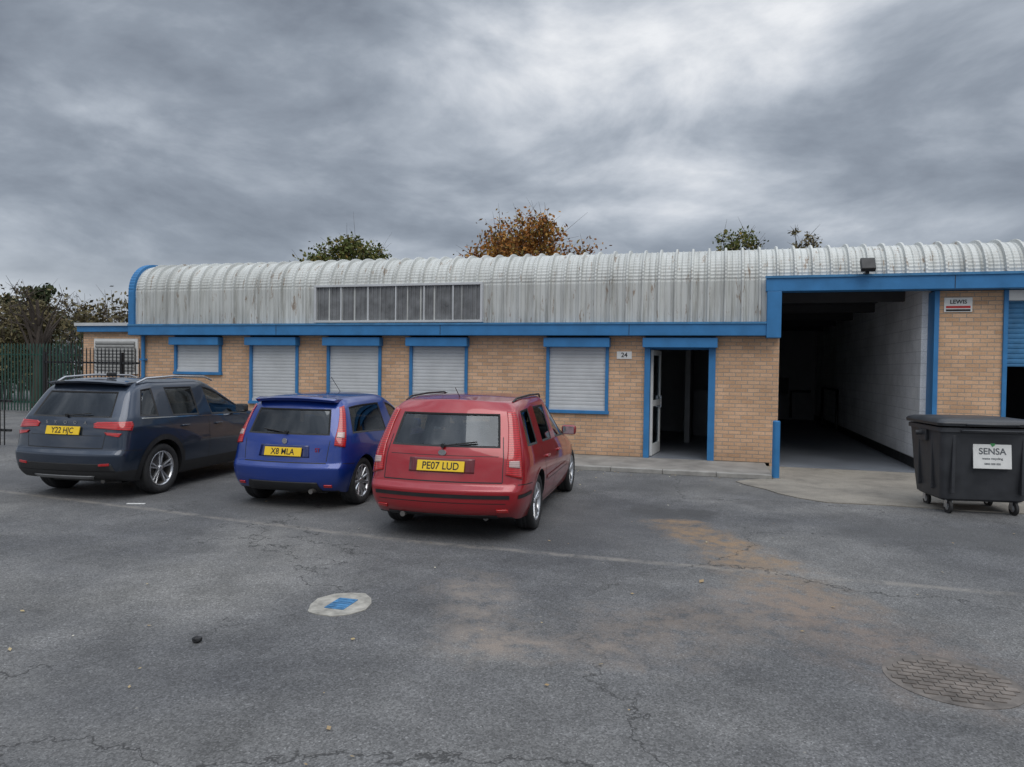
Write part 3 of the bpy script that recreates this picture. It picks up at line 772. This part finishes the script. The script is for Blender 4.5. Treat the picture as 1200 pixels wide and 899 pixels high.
door_lines(c,Ph,[[(.90,.90),(.66,.75),(.62,.5),(.64,.26)],[(1.88,.84),(1.86,.6),(1.90,.26)],[(.64,.26),(1.90,.26)],[(-.54,.60),(-.30,.58)]])
for s in(-1,1): c['ribbon']('rub_strip',[(.40,.50),(1.86,.50)],.045,'side',s,.008,bl)
handles(c,[(.90,.78)],bl)
wiper(c,0,.965,-.33,1.0)
tube('aerial',[(0,.9,1.45),(0,.62,1.67)],.004,black,c['C'])
cyl('exhaust_tip',(.42,-.68,.25),(.42,-.5,.25),.03,brakem,c['C'])

# --- dark blue SUV
sl=paintmat('slate_blue_paint',(.020,.032,.056),.45,clad=.40)
Ps=dict(W=.92,zs=.23,bt=.62,wb=2.64,r=.352,tw=.22,sp=5,style='double',ro=.87,tbl=[.12,.12,.12,.11,.11,.11,.12,.13],nbl=.22,rg=2,ws=6,ag=.05,arch=.075,archmat=black,
  seatf=1.3,seatr=.38,sh=1.22,dash=1.8,my=1.80,mz=1.12,pz=.93,plate='Y22 HJC',shc=.6,cc=.2)
Ps['st']=[dict(y=[-.69,-.75,-.76,-.72,-.69,-.63,-.38,-.26],w=[.74,.83,.855,.845,.825,.785,.68,.59],z=[.28,.40,.62,.68,.96,1.09,1.46,1.55],crown=.035,tb=0),
  ST(Ps,-.50,-.47,-.24,1.11,1.58,.705),ST(Ps,.02,.0,-.04,1.08,1.61,.73),ST(Ps,.16,.12,.06,1.075,1.61,.73),ST(Ps,.98,.96,.92,1.05,1.61,.74),ST(Ps,1.08,1.05,1.01,1.045,1.61,.735),
  ST(Ps,1.72,1.66,1.36,1.03,1.57,.695,tb=.06),
  dict(y=[2.15]*5+[2.15,2.13,2.13],w=[.83,.888,.91,.915,.89,.84,.79,.74],z=[.23,.39,.62,.68,.88,1.01,1.045,1.06],crown=.03,tb=.10),
  dict(y=[2.75]*8,w=[.82,.88,.90,.90,.88,.82,.77,.71],z=[.23,.39,.60,.66,.84,.94,.97,.985],crown=.03,tb=.05),
  dict(y=[3.2,3.25,3.25,3.25,3.22,3.18,3.15,3.12],w=[.70,.77,.79,.79,.77,.73,.69,.63],z=[.25,.37,.52,.58,.74,.82,.85,.87],crown=.02,tb=0)]
Ps['iv']='pGpGpgghh'
c=make_car('dark_blue_suv',Ps,(-8.34,-6.23,0),rad(3.5),sl)
for s in(-1,1):
    c['patch']('tail_lamp',[(-.15,.965),(-.15,1.02),(-.11,1.04)],[(.29,.93),(.31,1.0),(.29,1.05)],redl,s=s,nu=16)
    c['patch']('tail_lamp_lower',[(.0,.875),(-.03,.91)],[(.14,.85),(.18,.90)],redl,s=s,nu=10)
    c['ribbon']('tailgate_gap',[(s*.58,.70),(s*.61,.94)],.008,'rear')
    c['patch']('bumper_reflector',[(s*.56,.47),(s*.56,.50)],[(s*.70,.48),(s*.70,.51)],redl,mode='rear',nu=6)
    tube('roof_rail',[(s*.65,-.24,1.555),(s*.67,-.08,1.62),(s*.68,.5,1.65),(s*.68,1.2,1.635),(s*.65,1.44,1.575)],.015,alloy,c['C'])
    c['ribbon']('window_chrome',[(-.40,1.085),(.6,1.055),(1.9,1.01)],.012,'side',s,.004,chrome)
c['ribbon']('tailgate_gap_low',[(-.58,.70),(.58,.70)],.012,'rear')
c['ribbon']('tailgate_crease',[(-.55,.865),(.55,.865)],.007,'rear')
c['patch']('skid_plate',[(-.42,.29),(-.47,.335)],[(.42,.29),(.47,.335)],simple('satin_silver',(.28,.285,.29),.4,metal=.5),mode='rear',off=.006)
c['patch']('bumper_insert',[(-.76,.40),(-.72,.50)],[(.76,.40),(.72,.50)],black,mode='rear',off=.003,th=.004,nu=24)
for i,ch in enumerate('SKODA'):
    xx=-.30+.15*i; qq=c['cast']('rear',xx,1.03,.006); text('tailgate_letter',ch,(xx,qq.y-.004,1.03),.065,chrome,c['C'])
door_lines(c,Ps,[[(.10,1.05),(.30,.82),(.45,.6),(.48,.36)],[(1.03,1.02),(1.03,.36)],[(2.0,.98),(1.98,.7),(2.02,.36)],[(.48,.40),(2.02,.40)],[(-.74,.68),(-.44,.66)]])
handles(c,[(.46,.93),(1.26,.91)],sl)
wiper(c,0,1.115,.34,1.14)
o=box('shark_fin',-.02,.02,-.09,.09,0,.06,sl,c['C'],.018,3); o.location=(0,.05,1.635)
sv=[];sf=[]
for i,x_ in enumerate([-.61,-.55,-.27,0,.27,.55,.61]):
    g=1-(x_/.61)**2
    for (yy,zz) in ((-.16,1.57+.035*g),(-.32-.12*g,1.565+.035*g),(-.42-.13*g,1.548+.033*g),(-.40-.11*g,1.525+.025*g),(-.26,1.52)): sv.append((x_,yy,zz))
for i in range(6):
    for j in range(5): sf.append((i*5+j,i*5+(j+1)%5,(i+1)*5+(j+1)%5,(i+1)*5+j))
sf+= [(0,1,2,3,4),(30,31,32,33,34)]
o=mobj('roof_spoiler',sv,sf,sl,c['C']); m_=o.modifiers.new('b','BEVEL'); m_.width=.006; m_.segments=2; m_.limit_method='ANGLE'

# ------------------------------------------------------------------ bin
G=empty('wheeled_waste_bin',(3.40,-3.55,0),rad(8))
binm=simple('bin_plastic',(.035,.037,.042),.5,var=.2,vscale=5,bump=.1)
binl=simple('bin_lid_plastic',(.028,.03,.034),.42,var=.25,vscale=4)
def ringloft(levels,name,mat,parent,rc=.08,n=5,cap=True):
    vs=[];fs=[];m_=0
    for (hx,hy,z,r) in levels:
        pts=[]
        for cx,cy,a0 in((1,1,0),(-1,1,90),(-1,-1,180),(1,-1,270)):
            for i in range(n+1):
                t=rad(a0+90*i/n); pts.append((cx*(hx-r)+r*math.cos(t),cy*(hy-r)+r*math.sin(t),z))
        m_=len(pts); vs+=pts
    for i in range(len(levels)-1):
        for j in range(m_): fs.append((i*m_+j,i*m_+(j+1)%m_,(i+1)*m_+(j+1)%m_,(i+1)*m_+j))
    if cap: fs.append(tuple(range(m_))); fs.append(tuple(range(len(vs)-m_,len(vs))))
    o=mobj(name,vs,fs,mat,parent,True)
    bm=bmesh.new(); bm.from_mesh(o.data); bmesh.ops.recalc_face_normals(bm,faces=bm.faces)
    for e in bm.edges:
        if len(e.link_faces)==2 and e.calc_face_angle(0)>rad(35): e.smooth=False
    bm.to_mesh(o.data); bm.free(); return o
ringloft([(.48,.38,.17,.06),(.52,.41,.20,.08),(.545,.45,.50,.08),(.575,.50,1.02,.08),(.58,.505,1.08,.08),(.605,.53,1.085,.08),(.605,.53,1.14,.08),(.59,.52,1.145,.08)],'body',binm,G)
ringloft([(.60,.53,1.16,.07),(.625,.555,1.165,.08),(.63,.56,1.20,.08),(.615,.545,1.225,.09),(.56,.48,1.25,.1),(.30,.26,1.268,.1)],'lid',binl,G)
for sx in(-1,1):
    cyl('trunnion',(sx*.58,0,1.03),(sx*.70,0,1.03),.03,binm,G); box('trunnion_plate',sx*.595-.02,sx*.595+.02,-.11,.11,.93,1.08,binm,G,.01)
    for yy in(-.2,.2): box('side_rib',sx*.545-.03,sx*.545+.03,yy-.02,yy+.02,.3,1.0,binm,G,.008)
for xx in(-.42,.42): box('front_rib',xx-.02,xx+.02,-.505,-.43,.28,1.04,binm,G,.008)
tube('front_handle',[(-.35,-.53,1.10),(-.35,-.60,1.11),(.35,-.60,1.11),(.35,-.53,1.10)],.014,binm,G)
tube('lid_handle',[(-.3,-.56,1.18),(-.3,-.60,1.19),(.3,-.60,1.19),(.3,-.56,1.18)],.012,binl,G)
for sx in(-1,1):
    for sy in(-1,1):
        cx,cy=sx*.40,sy*.32
        cyl('caster_wheel',(cx-.022,cy-.03,.085),(cx+.022,cy-.03,.085),.085,rubber,G,24,bev=.012)
        cyl('caster_hub',(cx-.026,cy-.03,.085),(cx+.026,cy-.03,.085),.045,alloy,G,16)
        for q in(-1,1): box('caster_fork',cx+q*.033-.003,cx+q*.033+.003,cy-.05,cy+.03,.07,.175,alloy,G)
        box('caster_plate',cx-.06,cx+.06,cy-.06,cy+.06,.172,.182,alloy,G)
o=box('label',-.23,.23,-.006,.006,-.20,.20,white,G,.002); o.location=(.04,-.496,.82); o.rotation_euler=(rad(-5.2),0,0); lab=o
grn=simple('green_print',(.05,.25,.08),.5); gry=simple('grey_print',(.10,.11,.12),.5)
for s_,z_,sz,mt in(('SENSA',.02,.115,gry),('waste recycling',-.07,.04,gry),('0800 000 000',-.14,.035,gry)):
    t=text('label_text',s_,(0,-.0075,z_),sz,mt,lab)
v=[(0,-.0085,.08),(.03,-.0085,.10),(.045,-.0085,.16),(.01,-.0085,.13),(-.03,-.0085,.15),(-.02,-.0085,.11)]
mobj('label_leaf',v,[(0,1,2,3),(0,3,4,5)],grn,lab)

# ------------------------------------------------------------------ fences
fg=simple('fence_green',(.018,.062,.045),.6,var=.2); fb=simple('fence_black',(.015,.016,.018),.5)
def palisade(name,p0,p1,h,mat,step=.155,w=.065,point=True):
    p0=Vector((*p0,0));p1=Vector((*p1,0));L=(p1-p0).length;d=(p1-p0)/L;nn=Vector((-d.y,d.x,0));parts=[]
    def bx(c,hw,hd,z0,z1,pt=False):
        q=[c+d*sx*hw+nn*sy*hd for sx,sy in((-1,-1),(1,-1),(1,1),(-1,1))]
        V=[a+Vector((0,0,z0)) for a in q]+[a+Vector((0,0,z1)) for a in q];F=[(0,1,5,4),(1,2,6,5),(2,3,7,6),(3,0,4,7),(0,1,2,3)]
        if pt: V.append(c+Vector((0,0,z1+.09))); F+=[(4,5,8),(5,6,8),(6,7,8),(7,4,8)]
        else: F.append((4,5,6,7))
        parts.append((V,F))
    n=int(L/step)
    for i in range(n): bx(p0+d*(i+.5)*step-nn*.03,w/2,.006,.06,h-.09,point)
    for z in(.35,h-.45): bx(p0+d*L/2+nn*.005,L/2,.02,z,z+.05)
    k=0
    while k<=L: bx(p0+d*k+nn*.06,.045,.03,0,h-.15); k+=2.75
    v,f=join(parts); return mobj(name,v,f,mat)
palisade('palisade_fence',(-34,6.0),(-18.7,5.2),2.5,fg)
palisade('palisade_fence',(-34,-8),(-34,6),2.5,fg)
palisade('steel_gate',(-17.8,1.0),(-13.85,.8),2.25,fb,.13,.03)
palisade('steel_railing',(-24,-3.0),(-14.2,-2.9),1.42,fb,.12,.025,False)

# ------------------------------------------------------------------ vegetation
def leafmat(name,stops):
    m,b,p,o=newmat(name); oi=b.n('ShaderNodeNewGeometry').outputs['Random Per Island']
    b.l(b.ramp(oi,stops),p.inputs['Base Color']); p.inputs['Roughness'].default_value=.75; p.inputs['Specular IOR Level'].default_value=.2; return m
green=leafmat('leaf_green',[(0,(.06,.08,.022)),(.5,(.10,.12,.035)),(.85,(.16,.15,.05)),(1,(.22,.15,.04))])
orange=leafmat('leaf_autumn',[(0,(.16,.06,.02)),(.4,(.32,.13,.03)),(.75,(.38,.21,.05)),(1,(.15,.14,.05))])
brown=leafmat('leaf_brown',[(0,(.07,.06,.03)),(.5,(.12,.105,.05)),(1,(.19,.15,.08))])
dgreen=leafmat('leaf_dark',[(0,(.025,.04,.018)),(1,(.07,.085,.035))])
bark=simple('bark',(.07,.055,.045),.9)
def tree(name,loc,h,cr,lm,n=5000,leaf=.14,crz=None,base=.35,clumps=26,sparse=1.0):
    E=empty(name,loc); crz=crz or cr*.9; cz=h-crz*1.1; parts=[]
    parts.append(frustum((0,0,0),(.1,.05,h*.45),.22,.15)); parts.append(frustum((.1,.05,h*.45),(0,0,h*.8),.15,.05))
    cl=[]
    for i in range(clumps):
        u=Vector((random.gauss(0,1),random.gauss(0,1),random.gauss(0,1))).normalized()*random.uniform(.45,1.0)
        c=Vector((u.x*cr,u.y*cr,cz+u.z*crz)); cl.append((c,random.uniform(.18,.36)*cr))
        st=Vector((0,0,h*random.uniform(.3,.6))); mid=(st+c)/2+Vector((0,0,.2))
        parts.append(frustum(st,mid,.07,.04,5)); parts.append(frustum(mid,c,.04,.012,5))
        for k in range(6):
            e=c+Vector((random.gauss(0,1),random.gauss(0,1),random.gauss(.5,1)))*cr*.22; parts.append(frustum(c,e,.014,.004,4))
    v,f=join(parts); mobj('trunk_and_limbs',v,f,bark,E)
    L=[]
    for i in range(n):
        c,r=random.choice(cl); u=Vector((random.gauss(0,.5),random.gauss(0,.5),random.gauss(0,.45)))*r
        L.append(leafq(c+u,leaf*random.uniform(.6,1.3)))
    v,f=join(L); mobj('foliage',v,f,lm,E)
    return E
tree('tree',(-22.1,26,0),9.9,2.7,green,9000,.13,2.0,clumps=44)
tree('autumn_tree',(-9.9,24,0),10.2,3.3,orange,10000,.12,2.5,clumps=62)
tree('tree',(1.4,25,0),9.4,1.5,green,1800,.10,1.4,clumps=22)
tree('tree',(4.3,25,0),9.6,1.2,brown,700,.09,1.6,clumps=20)
tree('tree',(-52,30,0),9.0,1.9,dgreen,6000,.2,3.2,clumps=30)
tree('tree',(-42,34,0),8.6,2.2,brown,2500,.18,2.0)
def bushes(name,x0,x1,y,h,dep,n,leaf,lm):
    L=[];E=empty(name)
    cl=[(Vector((random.uniform(x0,x1),y+random.uniform(-dep,dep),h*random.uniform(.15,.88))),random.uniform(.5,1.1)) for i in range(int((x1-x0)*5))]
    for i in range(n):
        c,r=random.choice(cl); L.append(leafq(c+Vector((random.gauss(0,.5),random.gauss(0,.5),random.gauss(0,.5)))*r,leaf*random.uniform(.6,1.3)))
    v,f=join(L); mobj('foliage',v,f,lm,E)
    T=[]
    for i in range(int((x1-x0)*14)):
        p=Vector((random.uniform(x0,x1),y+random.uniform(-dep,dep),0)); q=p+Vector((random.gauss(0,.5),random.gauss(0,.3),h*random.uniform(.8,1.08)))
        T.append(frustum(p,q,.025,.006,4))
        for k in range(4):
            a=p.lerp(q,random.uniform(.4,.95)); T.append(frustum(a,a+Vector((random.gauss(0,.5),random.gauss(0,.3),random.uniform(.2,.6))),.01,.003,3))
    v,f=join(T); mobj('twigs',v,f,bark,E)
bushes('hedge',-44,-18.5,11,4.6,1.5,26000,.11,brown)
bushes('hedge',-64,-20,22,5.0,2,14000,.17,dgreen)
tree('bare_tree',(-25.5,7.5,0),5.3,1.4,brown,260,.06,1.2,clumps=18)
W_=empty('distant_warehouse')
box('walls',-80,-30,48,70,0,6.0,simple('warehouse_cladding',(.38,.40,.42),.6),W_); box('roof_edge',-80.3,-29.7,47.7,70.3,6.0,6.9,shut,W_)
LP=empty('street_lamp',(-28,32,0)); cyl('column',(0,0,0),(0,0,9.1),.08,shut,LP,10,.05); box('lantern',-.45,.1,-.12,.12,9.05,9.2,black,LP,.03)

# ------------------------------------------------------------------ sky & light
w=D.worlds.new('World'); scene.world=w; w.use_nodes=True; nt=w.node_tree; nt.nodes.clear(); b=NB(nt)
out=b.n('ShaderNodeOutputWorld'); sky=b.n('ShaderNodeTexSky',sky_type='NISHITA'); sky.sun_disc=False
EL,AZ=rad(56),rad(150)
sky.sun_elevation=EL; sky.sun_rotation=AZ
bg1=b.n('ShaderNodeBackground'); b.l(sky.outputs[0],bg1.inputs[0]); bg1.inputs[1].default_value=.08
tc=b.n('ShaderNodeTexCoord').outputs['Generated']; sp=b.n('ShaderNodeSeparateXYZ'); b.l(tc,sp.inputs[0])
# cloud coordinates: view direction flattened vertically so masses elongate toward the horizon
z=b.m('POWER',b.m('MAXIMUM',sp.outputs[2],0.0001),.8)
cb=b.n('ShaderNodeCombineXYZ'); b.l(sp.outputs[0],cb.inputs[0]); b.l(sp.outputs[1],cb.inputs[1]); b.l(b.m('MULTIPLY',z,2.1),cb.inputs[2])
mp=b.n('ShaderNodeMapping'); b.l(cb.outputs[0],mp.inputs[0]); mp.inputs['Location'].default_value=(3.7,1.2,.6); mp.inputs['Rotation'].default_value=(rad(8),rad(-14),0)
n1=b.noise(mp.outputs[0],3.4,7,.56,.25); n2=b.noise(mp.outputs[0],1.5,2,.5,.3)
f=b.m('ADD',b.m('MULTIPLY',n1,.55),b.m('MULTIPLY',n2,.45))
col=b.ramp(f,[(.38,(.20,.23,.28)),(.45,(.29,.33,.39)),(.51,(.42,.465,.53)),(.565,(.60,.64,.70)),(.64,(.88,.90,.93))])
gain=b.mr(sp.outputs[2],.5,1.,1.,3.2)
hz=b.mr(sp.outputs[2],.0,.14,1.,0.)
lf=b.mr(sp.outputs[0],-.9,-.25,1.,0.)
col=b.mix(b.m('MULTIPLY',b.m('MULTIPLY',hz,b.m('ADD',b.m('MULTIPLY',lf,.75),.15)),.9),col,(.72,.76,.81))
bg2=b.n('ShaderNodeBackground'); b.l(b.vm('SCALE',col,gain),bg2.inputs[0]); bg2.inputs[1].default_value=1.
mx=b.n('ShaderNodeMixShader'); mx.inputs[0].default_value=.94; b.l(bg1.outputs[0],mx.inputs[1]); b.l(bg2.outputs[0],mx.inputs[2]); b.l(mx.outputs[0],out.inputs[0])
ld=D.lights.new('sun','SUN'); ld.energy=1.5; ld.angle=rad(50); ld.color=(1,.96,.9); lo=D.objects.new('sun',ld); scene.collection.objects.link(lo)
dv=Vector((math.sin(AZ)*math.cos(EL),math.cos(AZ)*math.cos(EL),math.sin(EL)))
lo.rotation_euler=dv.to_track_quat('Z','Y').to_euler()
# ------------------------------------------------------------------ camera
cd=D.cameras.new('camera'); cam=D.objects.new('camera',cd); scene.collection.objects.link(cam)
cd.sensor_width=36; cd.lens=25.2; cd.clip_end=1500
cam.matrix_world=Matrix.Translation((0,-14.6,1.84))@Matrix.Rotation(rad(15.55),4,'Z')@Matrix.Rotation(rad(90-1.26),4,'X')@Matrix.Rotation(rad(.78),4,'Z')
scene.camera=cam
scene.view_settings.view_transform='Standard'; scene.view_settings.look='None'; scene.view_settings.exposure=0
